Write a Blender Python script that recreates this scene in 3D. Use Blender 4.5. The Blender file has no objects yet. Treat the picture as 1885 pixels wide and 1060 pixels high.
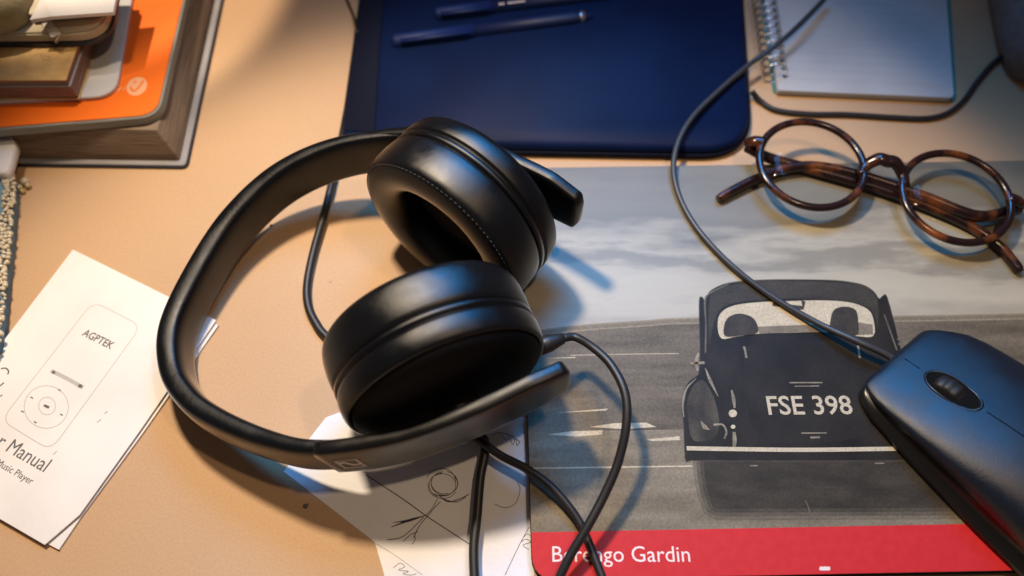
import bpy, bmesh, math, random
from mathutils import Vector, Matrix
random.seed(7)
R = math.radians
S = 0.01                                   # the code is written in centimetres
sc = bpy.context.scene
C = sc.collection

# ------------------------------------------------------------------ camera, light, exposure
TILT, DIST, FPX, CX, CY = R(28), 35.0, 1450.0, 942.5, 530.0
CAM = Vector((0, -DIST * math.sin(TILT), DIST * math.cos(TILT)))
cd = bpy.data.cameras.new('camera'); cam = bpy.data.objects.new('camera', cd); C.objects.link(cam)
cam.location = CAM * S; cam.rotation_euler = (TILT, 0, 0)
cd.sensor_width = 36; cd.lens = FPX / 1885 * 36; cd.clip_start = 0.01; cd.clip_end = 50
cd.dof.use_dof = True; cd.dof.focus_distance = 0.31; cd.dof.aperture_fstop = 5.0
sc.camera = cam
sc.view_settings.view_transform = 'Standard'; sc.view_settings.look = 'None'
sc.view_settings.exposure = 0; sc.view_settings.gamma = 1
w = bpy.data.worlds.new('World'); sc.world = w; w.use_nodes = True
w.node_tree.nodes['Background'].inputs[0].default_value = (0.56, 0.43, 0.38, 1)
w.node_tree.nodes['Background'].inputs[1].default_value = 0.14

def aim(o, target):
    d = (Vector(target) - Vector(o.location)).normalized()
    o.rotation_euler = d.to_track_quat('-Z', 'Y').to_euler()
def spot(name, loc, target, power, col, size, blend, radius):
    l = bpy.data.lights.new(name, 'SPOT'); o = bpy.data.objects.new(name, l); C.objects.link(o)
    l.energy = power; l.color = col; l.spot_size = R(size); l.spot_blend = blend; l.shadow_soft_size = radius * S
    o.location = Vector(loc) * S; aim(o, Vector(target) * S); return o
def area(name, loc, target, power, col, sx, sy):
    l = bpy.data.lights.new(name, 'AREA'); o = bpy.data.objects.new(name, l); C.objects.link(o)
    l.shape = 'RECTANGLE'; l.size = sx * S; l.size_y = sy * S; l.energy = power; l.color = col
    o.location = Vector(loc) * S; aim(o, Vector(target) * S); return o
LAMP = (-12, 14, 46)
spot('desk_lamp_light', LAMP, (-1, -12, 0), 12.8, (1, 0.80, 0.57), 70, 0.45, 2.2)
spot('ceiling_lamp_light', (16, -4, 62), (1, 0, 0), 3.4, (1, 0.72, 0.46), 45, 0.25, 1.3)
spot('stack_fill_spot', (-24, 22, 50), (-23, 19.5, 0), 14.0, (1, 0.80, 0.58), 25, 0.25, 0.8)  # added spot to brighten the book stack and corner; no separate lamp there
area('laptop_screen_light', (9, 30, 50), (6, -10, 0), 0.52, (0.05, 0.39, 1.0), 26, 18).data.spread = R(60)

# ------------------------------------------------------------------ helpers
def at(px, py, z=0.0):
    """point at height z (cm) seen at a pixel of the 1885x1060 photograph"""
    u, v = (px - CX) / FPX, -(py - CY) / FPX
    d = Vector((u, math.sin(TILT) + v * math.cos(TILT), -math.cos(TILT) + v * math.sin(TILT)))
    s = (CAM.z - z) / -d.z
    return CAM + d * s
def ats(pts, z=0.0): return [at(a, b, z) for a, b in pts]

def thing(name, loc, label, cat, group=None):
    o = bpy.data.objects.new(name, None); C.objects.link(o); o.empty_display_size = 0.01
    o.location = Vector(loc) * S
    o['label'] = label; o['category'] = cat
    if group: o['group'] = group
    return o
def wloc(o):
    v = Vector((0, 0, 0))
    while o: v += Vector(o.location); o = o.parent
    return v
def build(name, bm, mat, parent=None, smooth=True, label=None):
    """bm holds world coordinates in cm; links ONE mesh object"""
    me = bpy.data.meshes.new(name)
    off = wloc(parent) if parent else Vector((0, 0, 0))
    for v in bm.verts: v.co = v.co * S - off
    bmesh.ops.recalc_face_normals(bm, faces=bm.faces[:])
    for f in bm.faces: f.smooth = smooth
    bm.to_mesh(me); bm.free()
    for m in (mat if isinstance(mat, (list, tuple)) else [mat]): me.materials.append(m)
    o = bpy.data.objects.new(name, me); C.objects.link(o)
    if parent: o.parent = parent
    if label: o['label'] = label
    return o
def sharp(o, ang=35):
    me = o.data
    me.set_sharp_from_angle(angle=R(ang)); return o

def catmull(pts, n=8, closed=False):
    P = [Vector(p) for p in pts]; out = []; N = len(P)
    rng = range(N) if closed else range(N - 1)
    for i in rng:
        if closed: a, b, c, d = P[(i - 1) % N], P[i], P[(i + 1) % N], P[(i + 2) % N]
        else:
            b, c = P[i], P[i + 1]
            a = P[i - 1] if i > 0 else b * 2 - c
            d = P[i + 2] if i + 2 < N else c * 2 - b
        for k in range(n):
            t = k / n
            out.append(0.5 * ((2 * b) + (c - a) * t + (2 * a - 5 * b + 4 * c - d) * t * t + (3 * b - a - 3 * c + d) * t ** 3))
    if not closed: out.append(P[-1].copy())
    return out

def loft(bm, rings, closed_ring=True, cap=True, wrap=False):
    vr = [[bm.verts.new(p) for p in r] for r in rings]
    n = len(rings[0]); m = len(vr)
    for i in range(m if wrap else m - 1):
        a, b = vr[i], vr[(i + 1) % m]
        for k in range(n if closed_ring else n - 1):
            bm.faces.new((a[k], a[(k + 1) % n], b[(k + 1) % n], b[k]))
    if cap and not wrap:
        bm.faces.new(vr[0]); bm.faces.new(vr[-1])
    return vr

def tube(bm, pts, r, seg=10, n=8, cap=True, smoothpath=True, flat=1.0, closed=False, up=None):
    P = catmull(pts, n, closed) if smoothpath else [Vector(p) for p in pts]
    rings = []; prev = None; N = len(P)
    for i, p in enumerate(P):
        if closed: t = P[(i + 1) % N] - P[i - 1]
        else: t = P[min(i + 1, N - 1)] - P[max(i - 1, 0)]
        t.normalize()
        if up is not None: side = t.cross(Vector(up)).normalized()
        elif prev is None:
            side = t.cross(Vector((0, 0, 1)))
            if side.length < 1e-3: side = t.cross(Vector((0, 1, 0)))
            side.normalize()
        else: side = (prev - t * prev.dot(t)).normalized()
        prev = side; u = side.cross(t).normalized()
        rr = r(i / max(N - 1, 1)) if callable(r) else r
        rings.append([p + side * (rr * math.cos(2 * math.pi * k / seg)) + u * (rr * flat * math.sin(2 * math.pi * k / seg)) for k in range(seg)])
    loft(bm, rings, True, cap and not closed, closed)

def round_poly(pts, rad, n=6):
    """xy corners -> outline with rounded corners; rad a number or a list"""
    out = []; N = len(pts)
    for i in range(N):
        p = Vector(pts[i][:2]); a = Vector(pts[i - 1][:2]); b = Vector(pts[(i + 1) % N][:2])
        r = rad[i] if isinstance(rad, (list, tuple)) else rad
        if r <= 0: out.append(p); continue
        da, db = (a - p), (b - p); la, lb = da.length, db.length; da.normalize(); db.normalize()
        r2 = min(r, la * 0.45, lb * 0.45)
        s, e = p + da * r2, p + db * r2
        for k in range(n + 1):
            t = k / n
            out.append((1 - t) ** 2 * s + 2 * t * (1 - t) * p + t * t * e)
    return out
def inset(poly, d):
    N = len(poly); area2 = sum(poly[i - 1].x * poly[i].y - poly[i].x * poly[i - 1].y for i in range(N))
    sg = 1 if area2 > 0 else -1; out = []
    for i in range(N):
        t = (poly[(i + 1) % N] - poly[i - 1]).normalized()
        out.append(poly[i] + Vector((-t.y, t.x)) * d * sg)
    return out
def slab(bm, poly, z0, z1, bev=0.03, sag=None):
    poly = [Vector(p[:2]) for p in poly]; ins = inset(poly, bev)
    f = sag or (lambda x, y: 0.0)
    rings = [[Vector((p.x, p.y, z + f(p.x, p.y))) for p in q] for q, z in ((ins, z0), (poly, z0 + bev), (poly, z1 - bev), (ins, z1))]
    loft(bm, rings)
def flat(bm, pts, z, mi=0):
    vs = [bm.verts.new(Vector((p[0], p[1], z))) for p in pts]
    f = bm.faces.new(vs); f.material_index = mi
    r = bmesh.ops.triangulate(bm, faces=[f])
def stroke(bm, pts, z, wd, n=6, smoothpath=True, mi=0, taper=0.0):
    """a flat printed or inked line"""
    P = [Vector((p[0], p[1], z)) for p in pts]
    if smoothpath and len(P) > 2: P = catmull(P, n)
    N = len(P); L = []; Rr = []
    for i in range(N):
        t = (P[min(i + 1, N - 1)] - P[max(i - 1, 0)]); t.normalize()
        s = Vector((-t.y, t.x, 0)); hw = wd / 2 * (1 - taper * abs(2 * i / (N - 1) - 1))
        L.append(bm.verts.new(P[i] + s * hw)); Rr.append(bm.verts.new(P[i] - s * hw))
    for i in range(N - 1):
        f = bm.faces.new((L[i], L[i + 1], Rr[i + 1], Rr[i])); f.material_index = mi
def ell(c, rx, ry, rot=0, n=28):
    cr, sr = math.cos(rot), math.sin(rot)
    return [(c[0] + rx * math.cos(a) * cr - ry * math.sin(a) * sr, c[1] + rx * math.cos(a) * sr + ry * math.sin(a) * cr)
            for a in (2 * math.pi * k / n for k in range(n))]
def text_bm(body, p0, p1, z, ysc=1.0, bold=0.0, shear=0.0):
    """lettering between two world points of its baseline, flat at height z"""
    cu = bpy.data.curves.new('lettering', 'FONT'); cu.body = body; cu.size = 1; cu.offset = bold; cu.fill_mode = 'FRONT'; cu.shear = shear
    cu.resolution_u = 3
    o = bpy.data.objects.new('lettering', cu); C.objects.link(o)
    bpy.context.view_layer.update()
    me = bpy.data.meshes.new_from_object(o.evaluated_get(bpy.context.evaluated_depsgraph_get()))
    bpy.data.objects.remove(o); bpy.data.curves.remove(cu)
    bm = bmesh.new(); bm.from_mesh(me); bpy.data.meshes.remove(me)
    x0 = min(v.co.x for v in bm.verts); x1 = max(v.co.x for v in bm.verts)
    a, b = Vector(p0[:2]), Vector(p1[:2]); e = (b - a); k = e.length / (x1 - x0); e.normalize(); nrm = Vector((-e.y, e.x))
    for v in bm.verts:
        q = a + e * ((v.co.x - x0) * k) + nrm * (v.co.y * k * ysc)
        v.co = Vector((q.x, q.y, z))
    return bm

def frame_lathe(bm, origin, axis, prof, seg=64, cap0=False, cap1=False, squash=1.0):
    """prof: (radius, distance along axis)"""
    a = Vector(axis).normalized(); h = a.cross(Vector((0, 0, 1))).normalized(); u = h.cross(a).normalized()
    rings = [[Vector(origin) + a * d + h * (r * math.cos(2 * math.pi * k / seg)) + u * (r * squash * math.sin(2 * math.pi * k / seg)) for k in range(seg)] for r, d in prof]
    vr = loft(bm, rings, True, False)
    if cap0: bm.faces.new(vr[0])
    if cap1: bm.faces.new(vr[-1])
def rbox(bm, c, ex, ey, ez, hx, hy, hz, bev=0.08):
    """bevelled box in a frame"""
    t = bmesh.new(); bmesh.ops.create_cube(t, size=2)
    for v in t.verts: v.co = Vector((v.co.x * hx, v.co.y * hy, v.co.z * hz))
    bmesh.ops.bevel(t, geom=t.edges[:] , offset=bev, segments=3, affect='EDGES')
    m = {}
    for v in t.verts: m[v] = bm.verts.new(Vector(c) + Vector(ex) * v.co.x + Vector(ey) * v.co.y + Vector(ez) * v.co.z)
    for f in t.faces: bm.faces.new([m[v] for v in f.verts])
    t.free()
def sphere(bm, c, r, seg=10, sq=1.0):
    rings = []
    for i in range(1, seg // 2 + 2):
        th = math.pi * i / (seg // 2 + 2)
        rings.append([Vector(c) + Vector((r * math.sin(th) * math.cos(2 * math.pi * k / seg), r * math.sin(th) * math.sin(2 * math.pi * k / seg), r * sq * math.cos(th))) for k in range(seg)])
    loft(bm, rings)

# ------------------------------------------------------------------ materials
def mat(name, col, rough=0.5, spec=0.5, col2=None, scale=40, bump=0.0, bscale=400, metal=0.0, detail=4, stretch=(1, 1, 1), sheen=0.0, coat=0.0, lo=0.35, hi=0.65):
    m = bpy.data.materials.new(name); m.use_nodes = True; nt = m.node_tree; b = nt.nodes['Principled BSDF']
    b.inputs['Base Color'].default_value = (*col, 1); b.inputs['Roughness'].default_value = rough
    b.inputs['Specular IOR Level'].default_value = spec; b.inputs['Metallic'].default_value = metal
    b.inputs['Sheen Weight'].default_value = sheen; b.inputs['Coat Weight'].default_value = coat
    tc = nt.nodes.new('ShaderNodeTexCoord'); mp = nt.nodes.new('ShaderNodeMapping'); mp.inputs['Scale'].default_value = stretch
    nt.links.new(tc.outputs['Object'], mp.inputs['Vector'])
    if col2:
        n = nt.nodes.new('ShaderNodeTexNoise'); n.inputs['Scale'].default_value = scale; n.inputs['Detail'].default_value = detail
        r = nt.nodes.new('ShaderNodeValToRGB'); r.color_ramp.elements[0].color = (*col, 1); r.color_ramp.elements[1].color = (*col2, 1)
        r.color_ramp.elements[0].position = lo; r.color_ramp.elements[1].position = hi
        nt.links.new(mp.outputs[0], n.inputs['Vector']); nt.links.new(n.outputs['Fac'], r.inputs['Fac']); nt.links.new(r.outputs['Color'], b.inputs['Base Color'])
    if bump:
        n2 = nt.nodes.new('ShaderNodeTexNoise'); n2.inputs['Scale'].default_value = bscale; n2.inputs['Detail'].default_value = 3
        bp = nt.nodes.new('ShaderNodeBump'); bp.inputs['Strength'].default_value = bump; bp.inputs['Distance'].default_value = 0.0006
        nt.links.new(mp.outputs[0], n2.inputs['Vector']); nt.links.new(n2.outputs['Fac'], bp.inputs['Height']); nt.links.new(bp.outputs['Normal'], b.inputs['Normal'])
    return m
def desk_mat():
    m = mat('desk laminate', (0.50, 0.315, 0.178), 0.55, 0.30, (0.565, 0.372, 0.216), 7, 0.06, 1600, detail=8, lo=.3, hi=.7)
    nt = m.node_tree; b = nt.nodes['Principled BSDF']; src = b.inputs['Base Color'].links[0].from_socket
    tc = [n for n in nt.nodes if n.type == 'MAPPING'][0].outputs[0]
    # fine fibres and sparse dark specks
    n = nt.nodes.new('ShaderNodeTexNoise'); n.inputs['Scale'].default_value = 1100; n.inputs['Detail'].default_value = 3
    nt.links.new(tc, n.inputs['Vector'])
    r = nt.nodes.new('ShaderNodeValToRGB'); r.color_ramp.elements[0].position = 0.30; r.color_ramp.elements[1].position = 0.62
    r.color_ramp.elements[0].color = (0.91, 0.89, 0.86, 1); r.color_ramp.elements[1].color = (1, 1, 1, 1)
    nt.links.new(n.outputs['Fac'], r.inputs['Fac'])
    v = nt.nodes.new('ShaderNodeTexVoronoi'); v.inputs['Scale'].default_value = 22; nt.links.new(tc, v.inputs['Vector'])
    r2 = nt.nodes.new('ShaderNodeValToRGB'); r2.color_ramp.elements[0].position = 0.012; r2.color_ramp.elements[1].position = 0.03
    r2.color_ramp.elements[0].color = (0.35, 0.26, 0.2, 1); r2.color_ramp.elements[1].color = (1, 1, 1, 1)
    nt.links.new(v.outputs['Distance'], r2.inputs['Fac'])
    for s in (r.outputs['Color'], r2.outputs['Color']):
        mx = nt.nodes.new('ShaderNodeMix'); mx.data_type = 'RGBA'; mx.blend_type = 'MULTIPLY'; mx.inputs['Factor'].default_value = 1
        nt.links.new(src, mx.inputs[6]); nt.links.new(s, mx.inputs[7]); src = mx.outputs[2]
    nt.links.new(src, b.inputs['Base Color']); return m
def page_mat(name, col, col2, axis=2, sc_=2600):
    st = [60, 60, 60]; st[axis] = sc_
    return mat(name, col, 0.8, 0.2, col2, 1.0, 0.5, 1.0, stretch=st, detail=2)
def sky_mat(cover_o, ex):
    """printed cloudy sky: streaks of cloud over a pale band above the shore"""
    m = bpy.data.materials.new('printed cloudy sky'); m.use_nodes = True; nt = m.node_tree; b = nt.nodes['Principled BSDF']
    b.inputs['Roughness'].default_value = 0.42; b.inputs['Specular IOR Level'].default_value = 0.35
    tc = nt.nodes.new('ShaderNodeTexCoord'); mp = nt.nodes.new('ShaderNodeMapping'); mp.inputs['Scale'].default_value = (13, 52, 1)
    mp.inputs['Rotation'].default_value = (0, 0, R(-3))
    n = nt.nodes.new('ShaderNodeTexNoise'); n.inputs['Scale'].default_value = 1; n.inputs['Detail'].default_value = 7; n.inputs['Roughness'].default_value = 0.55
    sp = nt.nodes.new('ShaderNodeSeparateXYZ'); nt.links.new(tc.outputs['Object'], mp.inputs['Vector']); nt.links.new(mp.outputs[0], n.inputs['Vector'])
    nt.links.new(tc.outputs['Object'], sp.inputs[0])
    y0, y1 = at(1300, 600, 0.6).y * S - cover_o.y * S, at(1300, 306, 0.6).y * S - cover_o.y * S
    mr = nt.nodes.new('ShaderNodeMapRange'); mr.inputs[1].default_value = y0; mr.inputs[2].default_value = y1
    nt.links.new(sp.outputs['Y'], mr.inputs[0])
    r = nt.nodes.new('ShaderNodeValToRGB'); e = r.color_ramp.elements
    e[0].position = 0.0; e[0].color = (0.33, 0.29, 0.215, 1); e[1].position = 1.0; e[1].color = (0.165, 0.145, 0.108, 1)
    for p, c in ((0.15, 0.62), (0.30, 0.56), (0.37, 0.36), (0.43, 0.34), (0.50, 0.54), (0.57, 0.44), (0.66, 0.27), (0.80, 0.30)):
        q = e.new(p); q.color = (c * .68, c * 0.60, c * 0.44, 1)
    mr2 = nt.nodes.new('ShaderNodeMapRange'); mr2.inputs[1].default_value = 0.3; mr2.inputs[2].default_value = 0.7; mr2.inputs[3].default_value = 0.17; mr2.inputs[4].default_value = -0.17
    nt.links.new(n.outputs['Fac'], mr2.inputs[0])
    ad = nt.nodes.new('ShaderNodeMath'); ad.operation = 'ADD'; nt.links.new(mr.outputs[0], ad.inputs[0]); nt.links.new(mr2.outputs[0], ad.inputs[1])
    nt.links.new(ad.outputs[0], r.inputs['Fac']); nt.links.new(r.outputs['Color'], b.inputs['Base Color'])
    return m
def gmat(name, a, b, stretch):
    """halftone of a printed photograph: broad tone plus film grain"""
    a = (a[0] * 1.06, a[1] * .93, a[2] * .74); b = (b[0] * 1.06, b[1] * .93, b[2] * .74)
    m = mat(name, a, 0.5, 0.18, b, 1.0, stretch=stretch, detail=5, lo=0.3, hi=0.7)
    nt = m.node_tree; bs = nt.nodes['Principled BSDF']; src = bs.inputs['Base Color'].links[0].from_socket
    n = nt.nodes.new('ShaderNodeTexNoise'); n.inputs['Scale'].default_value = 1100; n.inputs['Detail'].default_value = 3
    tc = [q for q in nt.nodes if q.type == 'TEX_COORD'][0]; nt.links.new(tc.outputs['Object'], n.inputs['Vector'])
    r = nt.nodes.new('ShaderNodeMapRange'); r.inputs[1].default_value = .3; r.inputs[2].default_value = .7; r.inputs[3].default_value = .80; r.inputs[4].default_value = 1.18
    nt.links.new(n.outputs['Fac'], r.inputs[0])
    mx = nt.nodes.new('ShaderNodeMix'); mx.data_type = 'RGBA'; mx.blend_type = 'MULTIPLY'; mx.inputs['Factor'].default_value = 1
    nt.links.new(src, mx.inputs[6]); nt.links.new(r.outputs[0], mx.inputs[7]); nt.links.new(mx.outputs[2], bs.inputs['Base Color'])
    return m
def satin(name, col, rough, ior, bump=0.0, bscale=1500, rvar=0.06):
    """black leatherette or plastic: dull body under a short-tailed (Beckmann) surface gloss, uneven in roughness"""
    m = bpy.data.materials.new(name); m.use_nodes = True; nt = m.node_tree; nt.nodes.clear(); N = nt.nodes.new; L = nt.links.new
    out = N('ShaderNodeOutputMaterial'); d = N('ShaderNodeBsdfDiffuse'); g = N('ShaderNodeBsdfAnisotropic'); g.distribution = 'BECKMANN'
    f = N('ShaderNodeFresnel'); f.inputs['IOR'].default_value = ior; mx = N('ShaderNodeMixShader'); d.inputs['Color'].default_value = (*col, 1)
    g.inputs['Color'].default_value = (1, 1, 1, 1)
    tc = N('ShaderNodeTexCoord'); n = N('ShaderNodeTexNoise'); n.inputs['Scale'].default_value = 90; n.inputs['Detail'].default_value = 6
    L(tc.outputs['Object'], n.inputs['Vector'])
    mr = N('ShaderNodeMapRange'); mr.inputs[1].default_value = .3; mr.inputs[2].default_value = .7; mr.inputs[3].default_value = rough - rvar; mr.inputs[4].default_value = rough + rvar
    L(n.outputs['Fac'], mr.inputs[0]); L(mr.outputs[0], g.inputs['Roughness'])
    if bump:
        n2 = N('ShaderNodeTexNoise'); n2.inputs['Scale'].default_value = bscale; n2.inputs['Detail'].default_value = 4; L(tc.outputs['Object'], n2.inputs['Vector'])
        bp = N('ShaderNodeBump'); bp.inputs['Strength'].default_value = bump; bp.inputs['Distance'].default_value = 0.0006
        L(n2.outputs['Fac'], bp.inputs['Height']); L(bp.outputs[0], g.inputs['Normal']); L(bp.outputs[0], d.inputs['Normal'])
    L(f.outputs[0], mx.inputs[0]); L(d.outputs[0], mx.inputs[1]); L(g.outputs[0], mx.inputs[2]); L(mx.outputs[0], out.inputs[0])
    return m
def glass_mat():
    m = bpy.data.materials.new('clear spectacle lens'); m.use_nodes = True; nt = m.node_tree; nt.nodes.clear()
    o = nt.nodes.new('ShaderNodeOutputMaterial'); t = nt.nodes.new('ShaderNodeBsdfTransparent'); g = nt.nodes.new('ShaderNodeBsdfGlossy')
    t.inputs[0].default_value = (0.95, 0.95, 0.94, 1); g.inputs['Roughness'].default_value = 0.03
    f = nt.nodes.new('ShaderNodeFresnel'); f.inputs[0].default_value = 1.16; mx = nt.nodes.new('ShaderNodeMixShader')
    nt.links.new(f.outputs[0], mx.inputs[0]); nt.links.new(t.outputs[0], mx.inputs[1]); nt.links.new(g.outputs[0], mx.inputs[2]); nt.links.new(mx.outputs[0], o.inputs[0])
    return m
M = dict(
    desk=desk_mat(),
    plastic=satin('matte black plastic', (0.0055, 0.0055, 0.006), 0.42, 1.45, 0.05, 2500),
    housing=satin('satin black plastic', (0.003, 0.0035, 0.0045), 0.45, 1.5, 0.03, 2500),
    backcap=mat('dull black plastic', (0.003, 0.003, 0.004), 0.7, 0.15, bump=0.1, bscale=2500),
    leather=satin('black leatherette', (0.0035, 0.004, 0.005), 0.46, 1.55, 0.07, 420),
    bandpad=satin('black padded leatherette', (0.004, 0.0048, 0.0062), 0.46, 1.42, 0.12, 600),
    cloth=mat('black driver cloth', (0.008, 0.008, 0.009), 0.9, 0.2, bump=0.5, bscale=2500),
    thread=mat('dark grey thread', (0.05, 0.05, 0.05), 0.7),
    logo=mat('silver grey print', (0.70, 0.66, 0.62), 0.5),
    cable=mat('black rubber cable', (0.014, 0.013, 0.014), 0.45, 0.5),
    cablegrey=mat('dark grey rubber cable', (0.035, 0.036, 0.04), 0.40, 0.5),
    paper=mat('white booklet paper', (0.72, 0.69, 0.66), 0.7, 0.3, (0.80, 0.77, 0.74), 25, 0.12, 500),
    sketchpaper=mat('white drawing paper', (0.76, 0.75, 0.76), 0.75, 0.25, (0.84, 0.82, 0.82), 30, 0.2, 600),
    paperedge=mat('grey paper edge', (0.30, 0.26, 0.22), 0.85, 0.2),
    ink=mat('black ink', (0.02, 0.02, 0.025), 0.6), greyink=mat('pale grey print', (0.45, 0.43, 0.41), 0.7), midink=mat('dark grey print', (0.12, 0.115, 0.11), 0.7),
    orange=mat('orange paper cover', (0.78, 0.135, 0.008), 0.45, 0.4, (0.84, 0.16, 0.01), 14, 0.1, 500),
    coverlogo=mat('pale orange print', (0.80, 0.40, 0.20), 0.5),
    greypages=page_mat('grey page edges', (0.20, 0.20, 0.18), (0.30, 0.30, 0.27)),
    brownpages=page_mat('brownish page edges', (0.13, 0.095, 0.07), (0.24, 0.18, 0.13)),
    creampages=page_mat('cream page edges', (0.42, 0.36, 0.26), (0.56, 0.49, 0.36)),
    darkcover=mat('dark navy book cloth', (0.018, 0.018, 0.028), 0.5, 0.4, bump=0.2, bscale=1500),
    greyboard=mat('grey endpaper board', (0.24, 0.235, 0.245), 0.6, 0.3, (0.30, 0.29, 0.30), 40),
    kraft=mat('tan card cover', (0.44, 0.27, 0.10), 0.7, 0.25, (0.56, 0.37, 0.16), 120, 0.2, 700),
    kraftside=page_mat('brown notebook pages', (0.20, 0.12, 0.09), (0.30, 0.19, 0.14)),
    blackcover=mat('black notebook cover', (0.012, 0.012, 0.02), 0.45, 0.5, bump=0.2, bscale=1500),
    beige=mat('olive beige cloth', (0.30, 0.25, 0.13), 0.9, 0.2, (0.38, 0.32, 0.19), 120, 0.5, 900, sheen=0.3),
    strap=mat('pale elastic strap', (0.50, 0.46, 0.40), 0.8, 0.2, bump=0.3, bscale=1500),
    navy=mat('navy plastic pouch', (0.0013, 0.0065, 0.033), 0.55, 0.12, (0.002, 0.009, 0.045), 30, 0.12, 800),
    navyedge=mat('slate blue pouch binding', (0.003, 0.005, 0.016), 0.75, 0.12, bump=0.3, bscale=1300),
    pen=mat('translucent blue pen plastic', (0.0025, 0.010, 0.055), 0.5, 0.35), pencap=mat('deep blue pen cap', (0.003, 0.014, 0.085), 0.55, 0.35),
    wire=mat('silver wire', (0.70, 0.70, 0.72), 0.25, 0.5, metal=1.0),
    notepaper=mat('pale grey blue note paper', (0.47, 0.465, 0.46), 0.7, 0.2, (0.53, 0.525, 0.52), 30, 0.1, 500),
    rule=mat('pale blue ruling', (0.40, 0.43, 0.50), 0.7), teal=mat('teal backing card', (0.02, 0.20, 0.20), 0.6),
    denim=mat('pale blue cloth', (0.10, 0.20, 0.30), 0.9, 0.2, (0.17, 0.28, 0.38), 150, 0.5, 1200),
    bead=mat('clear and gold glass beads', (0.62, 0.58, 0.50), 0.15, 0.6, (0.40, 0.28, 0.08), 160), whitecloth=mat('white cloth', (0.72, 0.70, 0.70), 0.9, 0.2, bump=0.4, bscale=900),
    greycloth=mat('grey violet cloth', (0.17, 0.155, 0.16), 0.95, 0.2, (0.23, 0.21, 0.215), 200, 0.5, 1200, sheen=0.2),
    tortoise=mat('tortoiseshell acetate', (0.016, 0.006, 0.006), 0.20, 0.5, (0.22, 0.06, 0.013), 75, lo=0.52, hi=0.76),
    lens=glass_mat(),
    mouse=satin('matte slate plastic', (0.009, 0.012, 0.019), 0.42, 1.45, 0.16, 2500),
    mousebase=mat('glossy black plastic', (0.008, 0.008, 0.009), 0.30, 0.5), rubber=mat('black rubber', (0.012, 0.012, 0.012), 0.5, 0.4), seam=mat('black gap', (0.004, 0.004, 0.004), 0.9, 0.1),
    red=mat('red printed band', (0.54, 0.022, 0.026), 0.50, 0.18, (0.58, 0.026, 0.030), 300, 0.06, 900),
    redtext=mat('white lettering on red', (0.80, 0.66, 0.60), 0.5),
    covercard=mat('black cover card edge', (0.02, 0.02, 0.02), 0.6),
    g_sea=gmat('printed grey sea', (0.085, 0.078, 0.066), (0.16, 0.148, 0.128), (25, 160, 1)),
    g_shore=gmat('printed grey shore', (0.13, 0.12, 0.10), (0.235, 0.22, 0.19), (22, 140, 1)),
    g_dark=gmat('printed near black', (0.010, 0.009, 0.0085), (0.026, 0.023, 0.021), (60, 40, 1)),
    g_shadow=gmat('printed dark shadow', (0.026, 0.024, 0.021), (0.050, 0.046, 0.040), (60, 170, 1)),
    g_mid=gmat('printed mid grey', (0.13, 0.12, 0.105), (0.21, 0.195, 0.17), (160, 160, 1)),
    g_soft=gmat('printed dark grey', (0.030, 0.028, 0.026), (0.055, 0.05, 0.045), (160, 160, 1)),
    g_white=gmat('printed white', (0.44, 0.42, 0.36), (0.50, 0.48, 0.42), (160, 160, 1)),
    g_roof=gmat('printed roof grey', (0.030, 0.028, 0.026), (0.056, 0.052, 0.047), (60, 90, 1)),
    g_fender=gmat('printed fender grey', (0.024, 0.022, 0.020), (0.075, 0.07, 0.062), (110, 70, 1)),
    g_boot=gmat('printed boot grey', (0.013, 0.012, 0.011), (0.025, 0.023, 0.021), (50, 50, 1)),
    g_shade_b=gmat('printed soft shadow', (0.045, 0.042, 0.037), (0.075, 0.069, 0.060), (60, 170, 1)),
    g_shade_c=gmat('printed faint shadow', (0.068, 0.063, 0.055), (0.115, 0.107, 0.092), (60, 170, 1)),
    g_shore_dim=gmat('printed dim shore', (0.10, 0.093, 0.08), (0.17, 0.158, 0.136), (22, 140, 1)),
    g_hazeb=gmat('printed far haze', (0.22, 0.205, 0.17), (0.25, 0.235, 0.195), (40, 160, 1)), g_hazea=gmat('printed horizon haze', (0.15, 0.14, 0.118), (0.19, 0.178, 0.15), (40, 160, 1)),
    g_trim=gmat('printed light grey', (0.12, 0.115, 0.10), (0.30, 0.285, 0.25), (160, 160, 1)),
    g_pale=gmat('printed pale grey', (0.075, 0.07, 0.062), (0.15, 0.14, 0.125), (100, 100, 1)),
)

# ------------------------------------------------------------------ desk
bm = bmesh.new()
slab(bm, round_poly([(-75, -40), (75, -40), (75, 60), (-75, 60)], 2), -2.5, 0.0, 0.15)
desk = build('desk', bm, M['desk'], smooth=False); desk['kind'] = 'structure'; desk['label'] = 'warm tan laminate desk top under everything'

# ------------------------------------------------------------------ photo book with the car on its cover
ZB = 0.60
bo = at(977, 980, ZB); bx = (at(1600, 968, ZB) - bo); bx.z = 0; bx.normalize(); by = Vector((-bx.y, bx.x, 0))
ytop = (at(1230, 305, ZB) - bo).dot(by); ybot = (at(1500, 1058, ZB) - bo).dot(by); WB = 27.0
def bk(x, y): q = bo + bx * x + by * y; return (q.x, q.y)
book = thing('photo_book', (bo.x, bo.y, 0), 'large photo book with an old black car and a red title band on its cover', 'book')
outline = round_poly([bk(0, ybot), bk(WB, ybot), bk(WB, ytop), bk(0, ytop)], [0.9, 0.3, 0.3, 0.3])
bm = bmesh.new(); slab(bm, inset([Vector(p) for p in outline], 0.15), 0.06, ZB - 0.06, 0.01); build('page_block', bm, M['greypages'], book, False)
bm = bmesh.new(); slab(bm, outline, 0.0, 0.055, 0.015); build('back_cover', bm, M['covercard'], book, False)
bm = bmesh.new(); slab(bm, outline, ZB - 0.055, ZB - 0.004, 0.02); build('front_cover', bm, M['covercard'], book, False)
skym = sky_mat(bo, bx)
clip = lambda x: min(max(x, 0), WB)
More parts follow.
